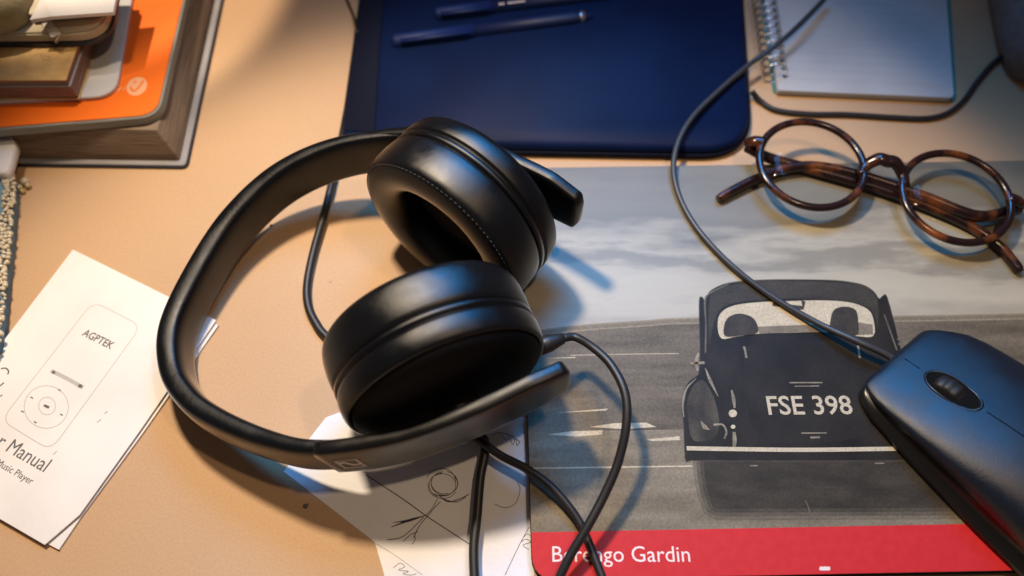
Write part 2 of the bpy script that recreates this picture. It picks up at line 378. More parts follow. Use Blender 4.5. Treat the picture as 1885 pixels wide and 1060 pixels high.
yb = (at(1300, 975, ZB) - bo).dot(by)           # top of the red band
def B(px, py): p = at(px, py, ZB); return (p.x, p.y)
def Bl(px, py):                                  # as B, kept inside the cover's left edge
    p = at(px, py, ZB); d = p - bo; return bk(clip(d.dot(bx)), d.dot(by))
bm = bmesh.new(); flat(bm, [bk(0.02, 5), bk(WB - .02, 5), bk(WB - .02, ytop - .03), bk(0.02, ytop - .03)], ZB)
build('sky_print', bm, skym, book, False)
Z1, Z2, Z3, Z4 = ZB + 0.006, ZB + 0.012, ZB + 0.018, ZB + 0.024
bm = bmesh.new()
flat(bm, [bk(0.02, (at(978, 795, ZB) - bo).dot(by)), Bl(1300, 790), bk(WB - .02, (at(1700, 770, ZB) - bo).dot(by)), bk(WB - .02, (at(1800, 582, ZB) - bo).dot(by)), Bl(1700, 586), Bl(1290, 590), Bl(1180, 596), Bl(1090, 602), Bl(1040, 606), bk(0.02, (at(978, 616, ZB) - bo).dot(by))], Z1)
build('sea_print', bm, M['g_sea'], book, False)
for k, (wd, mk) in enumerate(((.30, 'g_hazeb'), (.16, 'g_hazea'))):
    bm = bmesh.new(); stroke(bm, [bk(0.02, (at(978, 616, ZB) - bo).dot(by)), Bl(1040, 607), Bl(1090, 602), Bl(1180, 596), Bl(1290, 590), Bl(1700, 586), bk(WB - .02, (at(1800, 582, ZB) - bo).dot(by))], Z1 + .002 + .001 * k, wd); build('horizon_haze_print', bm, M[mk], book, False)
bm = bmesh.new()
flat(bm, [bk(0.02, 0), bk(WB - .02, 0), bk(WB - .02, (at(1700, 770, ZB) - bo).dot(by)), Bl(1300, 790), bk(0.02, (at(978, 795, ZB) - bo).dot(by))], Z1)
build('shore_print', bm, M['g_shore'], book, False)
bm = bmesh.new()
for pts in ([(1008, 800), (1050, 794), (1110, 792), (1108, 800), (1060, 804)], [(1085, 786), (1130, 779), (1190, 778), (1208, 786), (1150, 790)], [(1190, 809), (1250, 803), (1252, 810), (1200, 812)], [(1000, 660), (1060, 657), (1058, 659)], [(1020, 760), (1120, 752), (1115, 756)]):
    flat(bm, [Bl(*p) for p in pts], Z2)
stroke(bm, [Bl(978, 862), Bl(1120, 860), Bl(1275, 858)], Z2, 0.06)
stroke(bm, [B(1050, 654), B(1150, 652), B(1250, 651)], Z2, 0.03)
build('surf_print', bm, M['g_white'], book, False)
# the car, seen from behind
def Q(x, y): return B(1200 + x / 2.119, 480 + y / 2.119)
def Qs(pts): return [Q(*p) for p in pts]
def smooth_poly(pts, n=4): return [(v.x, v.y) for v in catmull([Vector((p[0], p[1], 0)) for p in pts], n, True)]
CAR = smooth_poly(Qs([(132, 772), (126, 640), (118, 560), (130, 500), (150, 470), (175, 452), (186, 430), (190, 340), (187, 250), (187, 150), (198, 147), (206, 165), (218, 135), (240, 112), (300, 88), (400, 78), (520, 75), (640, 76), (740, 80), (820, 95), (862, 120), (885, 150), (903, 138), (915, 142), (945, 250), (970, 350), (1010, 430), (1060, 520), (1080, 640), (1070, 772), (1000, 776), (700, 778), (400, 778), (220, 777), (150, 776)]), 3)
for k, (g, mk) in enumerate(((0.42, 'g_shore_dim'), (0.28, 'g_shade_c'), (0.14, 'g_shade_b'), (0.0, 'g_shadow'))):
    bm = bmesh.new()
    flat(bm, [tuple(p) for p in inset([Vector(q) for q in round_poly(Qs([(150, 740), (165, 880), (195, 985), (240, 1015), (1420, 1010), (1400, 740)]), .7)], 0.45 - g)], Z2 + .001 * k)
    build('car_shadow_print', bm, M[mk], book, False)
bm = bmesh.new(); flat(bm, [tuple(p) for p in inset([Vector(q) for q in CAR], -0.035)], Z3 - .002); build('car_edge_print', bm, M['g_soft'], book, False)
bm = bmesh.new(); flat(bm, CAR, Z3); build('car_print', bm, M['g_dark'], book, False)
def blotch(name, pts, mk, z, n=4):
    bm = bmesh.new(); flat(bm, smooth_poly(Qs(pts), n), z); return build(name, bm, M[mk], book, False)
blotch('roof_print', [(225, 150), (260, 108), (400, 84), (560, 80), (740, 86), (840, 108), (880, 160), (880, 260), (868, 215), (820, 172), (640, 148), (420, 154), (290, 175), (245, 230), (222, 330)], 'g_roof', Z3 + .003)
blotch('fender_print', [(140, 600), (138, 545), (160, 490), (195, 465), (225, 500), (250, 560), (262, 640), (240, 690), (160, 700)], 'g_fender', Z3 + .003)
blotch('boot_print', [(380, 330), (600, 315), (800, 325), (850, 450), (860, 600), (800, 690), (560, 710), (420, 690), (370, 560), (360, 420)], 'g_boot', Z3 + .003)
bm = bmesh.new()
flat(bm, smooth_poly(Qs([(256, 255), (268, 205), (320, 175), (420, 162), (540, 158), (660, 155), (770, 163), (838, 188), (862, 225), (864, 292), (800, 295), (690, 280), (560, 281), (420, 285), (330, 296), (272, 304)])), Z4, 0)
build('car_window_print', bm, M['g_white'], book, False)
Z5 = ZB + 0.030
bm = bmesh.new()
flat(bm, Qs([(405, 258), (560, 252), (700, 250), (700, 279), (560, 280), (420, 284)]), Z5)
flat(bm, Qs([(800, 240), (860, 250), (862, 288), (800, 290)]), Z5)
build('window_horizon_print', bm, M['g_mid'], book, False)
Z6 = ZB + 0.036
bm = bmesh.new()
flat(bm, smooth_poly(Qs([(285, 295), (282, 250), (300, 220), (340, 207), (385, 218), (408, 245), (410, 282), (350, 292)])), Z6)
flat(bm, smooth_poly(Qs([(695, 280), (700, 210), (720, 186), (760, 180), (795, 195), (804, 240), (800, 290), (740, 290)])), Z6)
stroke(bm, Qs([(590, 158), (588, 185), (470, 170)]), Z6, 0.18, smoothpath=False)
build('passenger_print', bm, M['g_soft'], book, False)
bm = bmesh.new()
stroke(bm, Qs([(135, 732), (320, 735), (600, 738), (1000, 733)]), Z5, 0.17)
flat(bm, [Q(*p) for p in ell((315, 596), 16, 15)], Z5); flat(bm, [Q(*p) for p in ell((316, 648), 9, 8)], Z5)
build('car_chrome_print', bm, M['g_white'], book, False)
bm = bmesh.new()
stroke(bm, Qs([(310, 505), (318, 540), (322, 575)]), Z5, 0.16, taper=0.6)
stroke(bm, Qs([(320, 668), (322, 700), (320, 728)]), Z5, 0.17, taper=0.3)
stroke(bm, Qs([(124, 610), (120, 560), (134, 500), (172, 460)]), Z5, 0.10, taper=0.6)
stroke(bm, Qs([(182, 360), (172, 395), (178, 430)]), Z5, 0.16, taper=0.4); stroke(bm, Qs([(148, 402), (175, 400), (205, 398)]), Z5, 0.12)
stroke(bm, Qs([(208, 420), (228, 470), (258, 530)]), Z5, 0.14, taper=0.8)
stroke(bm, Qs([(240, 640), (275, 640), (290, 668), (282, 695)]), Z5, 0.08)
stroke(bm, Qs([(190, 625), (205, 648), (225, 660)]), Z5, 0.20, taper=0.9)
stroke(bm, Qs([(358, 335), (363, 352), (368, 380)]), Z5, 0.09); stroke(bm, Qs([(803, 332), (806, 355), (810, 380)]), Z5, 0.09)
stroke(bm, Qs([(536, 476), (665, 476)]), Z5, 0.055); stroke(bm, Qs([(556, 490), (652, 489)]), Z5, 0.045)
stroke(bm, Qs([(582, 673), (682, 672)]), Z5, 0.05); stroke(bm, Qs([(617, 690), (655, 689)]), Z5, 0.08)
stroke(bm, Qs([(381, 800), (411, 800)]), Z5, 0.05); stroke(bm, Qs([(868, 791), (906, 790)]), Z5, 0.05)
build('car_trim_print', bm, M['g_trim'], book, False)
bm = bmesh.new()
stroke(bm, Qs([(208, 360), (210, 250), (206, 165), (222, 130), (300, 90)]), Z5, 0.07)
stroke(bm, Qs([(905, 210), (930, 280), (955, 350)]), Z5, 0.07); stroke(bm, Qs([(955, 305), (968, 315), (962, 330)]), Z5, 0.08)
stroke(bm, Qs([(300, 88), (520, 75), (740, 80), (850, 110)]), Z5, 0.025)
stroke(bm, Qs([(598, 935), (612, 970), (616, 1010)]), Z5, 0.04)
build('car_outline_print', bm, M['g_pale'], book, False)
bm = text_bm('FSE 398', Q(455, 600), Q(785, 598), Z6, 1.02, 0.012); build('plate_lettering', bm, M['g_white'], book, False)
bm = bmesh.new(); op = [Vector(p) for p in inset([Vector(p) for p in outline], 0.02)]
bp_ = [p for p in op if (Vector((p.x, p.y, 0)) - Vector((bo.x, bo.y, 0))).dot(by) < 0]
lo = sorted(bp_, key=lambda p: (Vector((p.x, p.y, 0)) - bo).dot(bx))
band = [tuple(p) for p in bp_ if True]
yl = lambda px, py: (at(px, py, ZB) - bo).dot(by)
# red band: left rounded corner, then right end
left = [p for p in op if (Vector((p.x, p.y, 0)) - bo).dot(bx) < 3 and (Vector((p.x, p.y, 0)) - bo).dot(by) < -0.2]
left.sort(key=lambda p: (Vector((p.x, p.y, 0)) - bo).dot(bx) - (Vector((p.x, p.y, 0)) - bo).dot(by))
flat(bm, [bk(0.02, 0)] + [tuple(p) for p in left] + [bk(WB - 0.02, ybot + 0.02), bk(WB - 0.02, 0)], Z2)
build('red_band', bm, M['red'], book, False)
bm = text_bm('Berengo Gardin', B(1017, 1034), B(1271, 1034), Z3, 1.0, 0.0); build('title_lettering', bm, M['redtext'], book, False)
bm = bmesh.new(); flat(bm, [Vector(p) for p in round_poly([B(1508, 1043), B(1528, 1043), B(1528, 1050), B(1508, 1050)], 0.05)], Z3); build('small_mark', bm, M['redtext'], book, False)

# ------------------------------------------------------------------ drawing paper under the headphones
zp = 0.03
sk = thing('drawing_sheet', at(800, 900), 'white sheet with ink scribbles lying under the headphones beside the photo book', 'paper')
bm = bmesh.new()
slab(bm, [(p.x, p.y) for p in ats([(522, 868), (600, 768), (690, 735), (977, 770), (985, 1120), (722, 1120), (705, 1050), (690, 998)], zp)], 0.002, zp, 0.004)
build('sheet', bm, M['sketchpaper'], sk, False)
K = lambda x, y: (lambda p: (p.x, p.y))(at(480 + x / 3.625, 780 + y / 3.625, zp))
Ks = lambda pts: [K(*p) for p in pts]
bm = bmesh.new(); zi = zp + 0.006
stroke(bm, Ks([(705, 342), (960, 510), (1090, 605), (1250, 710), (1395, 805)]), zi, 0.035)
for k in range(7):
    a0 = random.uniform(0, 6); rx, ry = random.uniform(85, 125), random.uniform(60, 95)
    stroke(bm, Ks([(1215 + 12 * math.sin(k) + rx * math.cos(a0 + t * 0.55), 400 + 10 * math.cos(2 * k) + ry * math.sin(a0 + t * 0.55)) for t in range(random.randint(6, 10))]), zi + 0.001 * k, 0.022)
stroke(bm, Ks([(1190, 480), (1250, 520), (1330, 500), (1390, 470)]), zi, 0.035); stroke(bm, Ks([(1210, 500), (1300, 522), (1370, 490)]), zi + .008, 0.03)
stroke(bm, Ks([(1200, 520), (1160, 560), (1110, 620), (1060, 680), (1020, 760)]), zi + .009, 0.03)
stroke(bm, Ks([(1180, 500), (1140, 570), (1100, 610)]), zi, 0.025)
stroke(bm, Ks([(870, 690), (960, 655), (1040, 630), (1095, 612)]), zi, 0.10, taper=0.8); stroke(bm, Ks([(880, 660), (980, 645), (1060, 625)]), zi + .01, 0.07, taper=0.8)
stroke(bm, Ks([(845, 775), (930, 760), (990, 720), (1090, 620)]), zi, 0.03); stroke(bm, Ks([(950, 785), (1000, 740), (1050, 720)]), zi, 0.025)
stroke(bm, Ks([(1010, 805), (1030, 770), (1025, 735)]), zi, 0.025)
stroke(bm, Ks([(885, 960), (930, 930), (960, 955), (920, 975), (985, 985), (950, 1000), (1000, 1010), (1040, 1000)]), zi, 0.02)
stroke(bm, Ks([(770, 800), (900, 880), (1080, 1010)]), zi, 0.012)
stroke(bm, Ks([(1630, 1010), (1720, 820), (1790, 690)]), zi, 0.022)
stroke(bm, Ks([(1735, 790), (1770, 770), (1800, 790), (1750, 810), (1790, 840)]), zi + .005, 0.02); stroke(bm, Ks([(1750, 760), (1780, 735), (1800, 750)]), zi, 0.02)
stroke(bm, Ks([(1545, 80), (1590, 60), (1660, 75), (1730, 120)]), zi, 0.03)
stroke(bm, Ks([(1600, 70), (1640, 110), (1660, 85), (1680, 140), (1700, 100), (1710, 145), (1730, 120)]), zi + .005, 0.025)
stroke(bm, Ks([(1560, 535), (1630, 560), (1700, 530), (1730, 440), (1710, 380)]), zi, 0.022)
build('ink_scribble', bm, M['ink'], sk, False)

# ------------------------------------------------------------------ booklet
zm = 0.26
mn = thing('instruction_booklet', at(150, 750), 'white instruction booklet printed with a music player, on the desk at the left', 'booklet')
low = [(p.x, p.y) for p in ats([(128, 462), (404, 597), (250, 815), (112, 1014), (-120, 880), (-120, 860)], 0.0)]
def lift(x, y): return 0.0
pg = ats([(134, 463), (402, 598), (264, 795), (150, 950), (108, 1012), (-130, 888), (-130, 812)], 0.12)
bm = bmesh.new(); slab(bm, [(p.x, p.y) for p in pg], 0.002, 0.12, 0.01); build('inner_pages', bm, M['paper'], mn, False)
cv = ats([(134, 459), (398, 589), (258, 792), (146, 948), (82, 1003), (-130, 880), (-130, 806)], zm)
A0, A1 = Vector((at(398, 589, zm).x, at(398, 589, zm).y)), Vector((at(100, 1000, zm).x, at(100, 1000, zm).y))
bm = bmesh.new(); slab(bm, [(p.x, p.y) for p in cv], zm - 0.06, zm, 0.012); build('cover', bm, M['paper'], mn, False)
bm = bmesh.new(); slab(bm, inset([Vector(p[:2]) for p in cv], 0.10), 0.12, zm - 0.06, 0.004); build('middle_pages', bm, M['paperedge'], mn, False)
G = lambda x, y: (lambda p: (p.x, p.y))(at(x / 2.65, 520 + y / 2.65, zm))
Gs = lambda pts: [G(*p) for p in pts]
zt = zm + 0.006
bm = bmesh.new()
o_ = round_poly(Gs([(455, 92), (690, 212), (248, 820), (5, 672)]), [0.55, 0.55, 0.55, 0.55])
stroke(bm, [tuple(p) for p in o_] + [tuple(o_[0])], zt, 0.028, smoothpath=False)
el = lambda cx, cy, rx, ry: [G(*p) for p in ell((cx, cy), rx, ry)]
for rx, ry in ((108, 104), (41, 43)):
    e_ = el(226, 607, rx, ry) if rx > 50 else el(230, 602, rx, ry)
    stroke(bm, e_ + [e_[0]], zt, 0.028, smoothpath=False)
stroke(bm, Gs([(250, 430), (330, 470), (405, 512)]), zt, 0.16); 
build('player_outline', bm, M['greyink'], mn, False)
bm = bmesh.new()
for c in ((110, 630), (172, 682), (300, 645), (290, 525), (155, 562)): stroke(bm, Gs([(c[0] - 6, c[1] - 4), (c[0] + 7, c[1] + 3)]), zt + .006, 0.045)
stroke(bm, Gs([(215, 598), (240, 610)]), zt + .006, 0.10); flat(bm, el(262, 438, 9, 8), zt + .006); flat(bm, el(392, 505, 11, 9), zt + .006)
stroke(bm, Gs([(510, 640), (526, 628)]), zt, 0.05, taper=.5); stroke(bm, Gs([(473, 682), (494, 668)]), zt, 0.05, taper=.5); stroke(bm, Gs([(260, 840), (278, 822)]), zt, 0.02)
stroke(bm, Gs([(5, 420), (28, 418), (42, 432), (38, 448)]), zt, 0.06); stroke(bm, Gs([(-4, 508), (20, 488)]), zt, 0.06); stroke(bm, Gs([(0, 556), (12, 548)]), zt, 0.05)
build('button_print', bm, M['midink'], mn, False)
bm = text_bm('AGPTEK', G(398, 256), G(540, 326), zt + .004, 1.12, 0.014); build('maker_lettering', bm, M['midink'], mn, False)
bm = text_bm('User Manual', G(-125, 736), G(212, 925), zt + .004, 1.10, 0.0); build('title_lettering', bm, M['midink'], mn, False)
bm = text_bm('Music Player', G(-22, 888), G(150, 986), zt + .004, 1.05, 0.0); build('subtitle_lettering', bm, M['midink'], mn, False)

# ------------------------------------------------------------------ stack of books, bottom to top
hb = thing('thick_book', at(150, 200), 'thick dark hardback at the bottom of the book stack, under the orange book', 'book')
c0, cl, cr = at(347, 312), at(-160, 305), at(428, -70)
cf = cl + (cr - c0)
outl = round_poly([cl, c0, cr, cf], [0.1, 0.35, 0.1, 0.1])
bm = bmesh.new(); slab(bm, outl, 0.0, 0.16, 0.03); build('back_cover', bm, M['darkcover'], hb, False)
bm = bmesh.new(); slab(bm, inset([Vector(p[:2]) for p in outl], 0.10), 0.16, 0.20, 0.01); build('endpaper', bm, M['greyboard'], hb, False)
bm = bmesh.new(); ov = [Vector(p[:2]) for p in (cl, c0, cr, cf)]
loft(bm, [[Vector((p.x, p.y, z)) for p in round_poly(inset(ov, d * 1.4), .12)] for d, z in ((.40, .20), (.45, .6), (.62, 1.1), (.82, 1.6), (.93, 1.86), (.97, 1.89))]); build('page_block', bm, M['brownpages'], hb, False)

ob = thing('orange_book', at(120, 150), 'orange paperback with a round pale emblem near its corner, second from bottom of stack', 'book')
zo = 2.5
oc, ol, orr = at(287, 210, zo), at(-160, 246, zo), at(352, -70, zo)
outl = round_poly([ol, oc, orr, ol + (orr - oc)], [0.1, 0.9, 0.1, 0.1])
bm = bmesh.new(); slab(bm, inset([Vector(p[:2]) for p in outl], -0.10), 1.90, 2.44, 0.05); build('page_block', bm, M['greypages'], ob, False)
bm = bmesh.new(); slab(bm, outl, 2.44, zo, 0.015); build('cover', bm, M['orange'], ob, False)
bm = bmesh.new(); zo2 = zo + 0.006
e_ = [(lambda p: (p.x, p.y))(at(*q, zo)) for q in ell((252, 159), 20, 16, R(-30))]
flat(bm, e_, zo2)
O = lambda x, y: (lambda p: (p.x, p.y))(at(x, y, zo))
stroke(bm, [O(205, 170), O(214, 162)], zo2, .05); stroke(bm, [O(216, 168), O(224, 160)], zo2, .05); stroke(bm, [O(226, 166), O(230, 161)], zo2, .05)
build('emblem', bm, M['coverlogo'], ob, False)
bm = bmesh.new(); stroke(bm, [O(240, 160), O(246, 168), O(256, 160), O(264, 148)], zo2 + .006, 0.09); stroke(bm, [O(246, 152), O(252, 150)], zo2 + .006, 0.08); build('emblem_mark', bm, M['orange'], ob, False)

wb = thing('white_booklet', at(100, 120), 'thin white booklet between the orange book and the tan notebook', 'booklet')
zw = 2.74
wc, wl, wr = at(212, 176, zw), at(-160, 196, zw), at(254, -70, zw)
bm = bmesh.new(); slab(bm, round_poly([wl, wc, wr, wl + (wr - wc)], [0.1, 1.1, 0.1, 0.1]), 2.5 + .008, zw, 0.04); build('pages', bm, M['notepaper'], wb, False)

tn = thing('tan_notebook', at(50, 100), 'tan card notebook between the white booklet and the black notebook', 'notebook')
zn = 4.05
tc_, tl, tr = at(121, 147, zn), at(-160, 148, zn), at(175, -10, zn)
outl = round_poly([tl, tc_, tr, tl + (tr - tc_)], 0.08)
bm = bmesh.new(); slab(bm, inset([Vector(p[:2]) for p in outl], 0.06), zw + .06, 3.60, 0.03); build('page_block', bm, M['kraftside'], tn, False)
bm = bmesh.new(); slab(bm, inset([Vector(p[:2]) for p in outl], -0.03), 3.60, 3.68, 0.02); build('inner_cover', bm, M['greyboard'], tn, False)
bm = bmesh.new(); slab(bm, inset([Vector(p[:2]) for p in outl], 0.05), 3.68, 3.97, 0.02); build('upper_pages', bm, M['kraftside'], tn, False)
bm = bmesh.new(); slab(bm, outl, 3.97, zn, 0.02); build('cover', bm, M['kraft'], tn, False)
bm = bmesh.new(); slab(bm, outl, zw + .004, zw + .06, 0.02); build('back_cover', bm, M['kraft'], tn, False)
bm = bmesh.new(); T_ = lambda x, y: (lambda p: (p.x, p.y))(at(x, y, zn))
for pts in ([(62, 104), (70, 100), (82, 101)], [(74, 101), (80, 108), (78, 114)], [(84, 104), (92, 104), (88, 112), (84, 108)]): stroke(bm, [T_(*p) for p in pts], zn + .006, 0.02)
build('pencil_mark', bm, M['midink'], tn, False)

bn = thing('black_notebook', at(60, 40), 'small black rounded notebook with a pale elastic strap on the tan notebook', 'notebook')
z0, z1 = 4.06, 4.85
nc, nl, nr = at(193, 62, z1), at(-160, 66, z1), at(215, -60, z1)
outl = round_poly([nl, nc, nr, nl + (nr - nc)], [0.1, 1.6, 0.1, 0.1], 10)
bm = bmesh.new(); slab(bm, outl, z0, z0 + 0.26, 0.06); build('back_cover', bm, M['blackcover'], bn, False)
bm = bmesh.new(); slab(bm, inset([Vector(p[:2]) for p in outl], 0.10), z0 + .26, z1 - 0.1, 0.03); build('page_block', bm, M['creampages'], bn, False)
bm = bmesh.new(); slab(bm, inset([Vector(p[:2]) for p in outl], 0.16), z1 - 0.1, z1, 0.03); build('flyleaf', bm, M['creampages'], bn, False)
bm = bmesh.new()
sp_ = [at(78, 30, z1 + .04), at(92, 50, z1 + .04), at(104, 66, z1 - .05), at(112, 74, z1 - 0.6)]
tube(bm, [at(70, 10, z1 + .05)] + sp_, 0.26, 8, 5, flat=0.15, up=(0, -0.3, 1)); build('elastic_strap', bm, M['strap'], bn)

ws = thing('folded_white_paper', at(120, 10), 'bright white folded paper on top of the black notebook', 'paper')
bm = bmesh.new(); pz = 5.6
P_ = [at(55, 36, pz), at(78, -8, pz + .3), at(110, -60, pz + .3), at(225, -60, pz), at(208, 22, pz - .2), at(150, 26, pz + .1), at(95, 30, pz + .15)]
top = [bm.verts.new(p) for p in P_]; bot = [bm.verts.new(p - Vector((0, 0, 0.18))) for p in P_]
bm.faces.new(top); bm.faces.new(bot)
for i in range(len(P_)): bm.faces.new((top[i], top[(i + 1) % len(P_)], bot[(i + 1) % len(P_)], bot[i]))
build('upper_leaf', bm, M['paper'], ws, False)
bm = bmesh.new(); slab(bm, round_poly([at(60, 40, 4.95), at(190, 30, 4.95), at(215, -60, 4.95), at(90, -60, 4.95)], 0.2), 4.93, 5.38, 0.04); build('lower_leaf', bm, M['creampages'], ws, False)
bc = None
bm = bmesh.new()
cp = [at(-40, 60, 5.2), at(0, 52, 5.3), at(38, 40, 5.3), at(58, 10, 5.4), at(75, -40, 5.4), at(-40, -40, 5.4)]
ou = round_poly(cp, 0.5); ins1 = inset(ou, 0.25); ins2 = inset(ou, 0.7)
loft(bm, [[Vector((p.x, p.y, z)) for p in q] for q, z in ((inset(ou, .1), 4.87), (ou, 5.3), (ou, 5.9), (ins1, 6.4), (ins2, 6.65))])
bc = build('cloth_case', bm, M['beige']); bc['label'] = 'olive beige soft case at the top left corner on the stack'; bc['category'] = 'case'

# ------------------------------------------------------------------ beaded cloth pouch at the left edge
bp = thing('beaded_pouch', at(-20, 450), 'pale blue cloth pouch with a beaded rim at the left edge', 'pouch')
edge = ats([(22, 318), (24, 345), (20, 400), (14, 460), (8, 520), (2, 590), (-6, 640)], 0.9)
bm = bmesh.new(); pol = [(p.x - .12, p.y) for p in edge] + [(p.x, p.y) for p in ats([(-200, 640), (-200, 318)], .9)]
slab(bm, pol, 0.01, 0.95, 0.15); build('cloth_body', bm, M['denim'], bp)
path = catmull(edge, 14)
for i, p in enumerate(path):
    for j in range(3):
        bm = bmesh.new() if (i == 0 and j == 0) else None
        if bm: 
            sphere(bm, (0, 0, 0), 0.10, 8)
            b0 = build('bead', bm, M['bead']); b0.parent = bp; b0.location = (p * S) - wloc(bp)
        else:
            c = b0.copy(); C.objects.link(c); c.parent = bp
            q = p + Vector((-0.15 * j + random.uniform(-.08, .08), random.uniform(-.07, .07), 0.02 + 0.06 * j + random.uniform(-.05, .05)))
            c.location = q * S - wloc(bp); k = random.uniform(.7, 1.25); c.scale = (k, k, k)
bm = bmesh.new(); slab(bm, round_poly(ats([(-120, 235), (14, 240), (26, 262), (16, 300), (8, 316), (-120, 318)], 1.6), .25), 0.96, 1.5, 0.08); build('white_lining', bm, M['whitecloth'], bp)
ch = thing('bead_charm', at(42, 340), 'small clear and gold bead charm beside the beaded pouch', 'charm')
for q, r in (((36, 346), .17), ((46, 334), .2), ((52, 342), .15), ((42, 352), .13), ((30, 340), .14)):
    bm = bmesh.new(); c = at(*q, r); sphere(bm, (c.x, c.y, r), r, 10); build('bead', bm, M['bead'], ch)

# ------------------------------------------------------------------ navy pouch and pens
nv = thing('navy_pouch', at(1000, 100), 'large flat dark navy pouch with rounded corners lying behind the headphones', 'pouch')
zv = 0.8
outl = round_poly(ats([(622, 262), (1388, 276), (1366, -90), (672, -90)], zv), [1.0, 2.6, .5, .5], 10)
bm = bmesh.new(); slab(bm, inset([Vector(p) for p in outl], 0.05), 0.02, zv, 0.26); build('pouch_body', bm, M['navy'], nv)
bm = bmesh.new(); tube(bm, [(p.x, p.y, 0.30) for p in outl], 0.09, 8, 1, closed=True, smoothpath=False); build('edge_piping', bm, M['navyedge'], nv)
bm = bmesh.new(); slab(bm, round_poly(ats([(632, 240), (690, 244), (712, -80), (672, -80)], zv), .2), zv - .02, zv + .05, 0.03); build('side_strip', bm, M['navyedge'], nv)
def pen(a, b, label, capfrac, clip):
    p0, p1 = at(*a, zv + .02), at(*b, zv + .02); d = (p1 - p0).normalized()
    t = thing('ballpoint_pen', (p0 + p1) / 2 - Vector((0, 0, .42)), label, 'pen', 'blue pens on the navy pouch')
    L = (p1 - p0).length; up = Vector((0, 0, 1)); sd = d.cross(up)
    bm = bmesh.new(); frame_lathe(bm, p0, d, [(0.02, L * capfrac), (.36, L * capfrac), (.36, L * .9), (.30, L * .93), (.16, L * .985), (.05, L)], 18); build('barrel', bm, M['pen'], t)
    bm = bmesh.new(); frame_lathe(bm, p0, d, [(.02, 0), (.30, .02), (.40, .15), (.41, L * capfrac), (.05, L * capfrac + .01)], 18); build('cap', bm, M['pencap'], t)
    bm = bmesh.new(); rbox(bm, p0 + d * (L * capfrac * .52) + sd * (clip * .32) + up * .36, d, sd, up, L * capfrac * .42, .14, .05, .03); build('clip', bm, M['pencap'], t)
    bm = bmesh.new(); frame_lathe(bm, p0, d, [(.365, L * .93), (.365, L * .955), (.2, L * .957)], 18); build('tip_ring', bm, M['wire'], t)
    return t, p0, d, L
t1 = pen((722, 78), (1092, 30), 'blue ballpoint pen nearest the headphones on the navy pouch', .40, 1)
t2, p0, d, L = pen((800, 28), (1150, -14), 'second blue pen farther up the navy pouch with white print', .3, 1)
bm = bmesh.new()
for k in range(9):
    s0 = L * .34 + k * .16
    if k in (2,): continue
    rbox(bm, p0 + d * s0 + Vector((0, -.12, .345)), d, d.cross(Vector((0, 0, 1))), Vector((0, 0, 1)), .055, .07, .008, .004)
build('white_print', bm, M['redtext'], t2, False)

# ------------------------------------------------------------------ spiral notepad
npd = thing('spiral_notepad', at(1580, 90), 'ruled white spiral notepad at the top right behind the glasses', 'notepad')
zq = 0.42
q0, q1, q2 = at(1432, 166, zq), at(1757, 180, zq), at(1738, -70, zq); q3 = at(1398, -70, zq)
bm = bmesh.new(); slab(bm, round_poly([q0, q1, q2, q3], [.15, .35, .1, .1]), 0.09, zq, 0.03); build('page_block', bm, M['notepaper'], npd, False)
b0_, b1_, b2_, b3_ = at(1424, 170, .1), at(1762, 186, .1), at(1746, -70, .1), at(1392, -70, .1)
bm = bmesh.new(); slab(bm, round_poly([b0_, b1_, b2_, b3_], [.15, .35, .1, .1]), 0.005, 0.085, 0.02); build('backing_card', bm, M['teal'], npd, False)
bm = bmesh.new()
ed = (q3 - q0).normalized(); ro = (q1 - q0).normalized()
for k in range(1, 13):
    a = q0 + ed * (k * 0.62 + .2); stroke(bm, [a + ro * .75, a + (q1 - q0) * .985 + ed * .0], zq + .006, 0.018, smoothpath=False)
build('ruled_lines', bm, M['rule'], npd, False)
for k in range(11):
    c = q0 + ed * (0.95 + k * 0.53) + ro * (-0.12); c.z = 0.62
    if k == 0:
        bm = bmesh.new(); tube(bm, [Vector(q0) * 0 + ro * (.62 * math.cos(a)) + Vector((0, 0, .58 * math.sin(a))) + ed * (.06 * math.sin(a)) for a in (2 * math.pi * i / 18 for i in range(18))], 0.045, 7, 2, closed=True)
        wr0 = build('wire_ring', bm, M['wire'], None); wr0.data.transform(Matrix.Identity(4)); wr0.parent = npd; o = wr0
        bm = bmesh.new(); flat(bm, ell((0, 0), .12, .12), 0); hl0 = build('punch_hole', bm, M['seam'], None); hl0.parent = npd; h = hl0
    else:
        o = wr0.copy(); C.objects.link(o); o.parent = npd; h = hl0.copy(); C.objects.link(h); h.parent = npd
    o.location = c * S - wloc(npd); hh = c + ro * .58; hh.z = zq + .006; h.location = hh * S - wloc(npd)

# grey cloth thing at the top right corner
bm = bmesh.new()
ou = round_poly(ats([(1826, -60), (1852, 78), (1876, 126), (1990, 150), (1990, -60)], 1.0), [.5, 1.0, 1.0, .5, .5]); 
loft(bm, [[Vector((p.x, p.y, z)) for p in q] for q, z in ((inset(ou, .15), 0.01), (ou, .5), (inset(ou, .05), 1.8), (inset(ou, .4), 2.5), (inset(ou, 1.0), 2.8))])
gc = build('grey_cloth_case', bm, M['greycloth']); gc['label'] = 'grey violet cloth case at the top right corner beside the notepad'; gc['category'] = 'case'

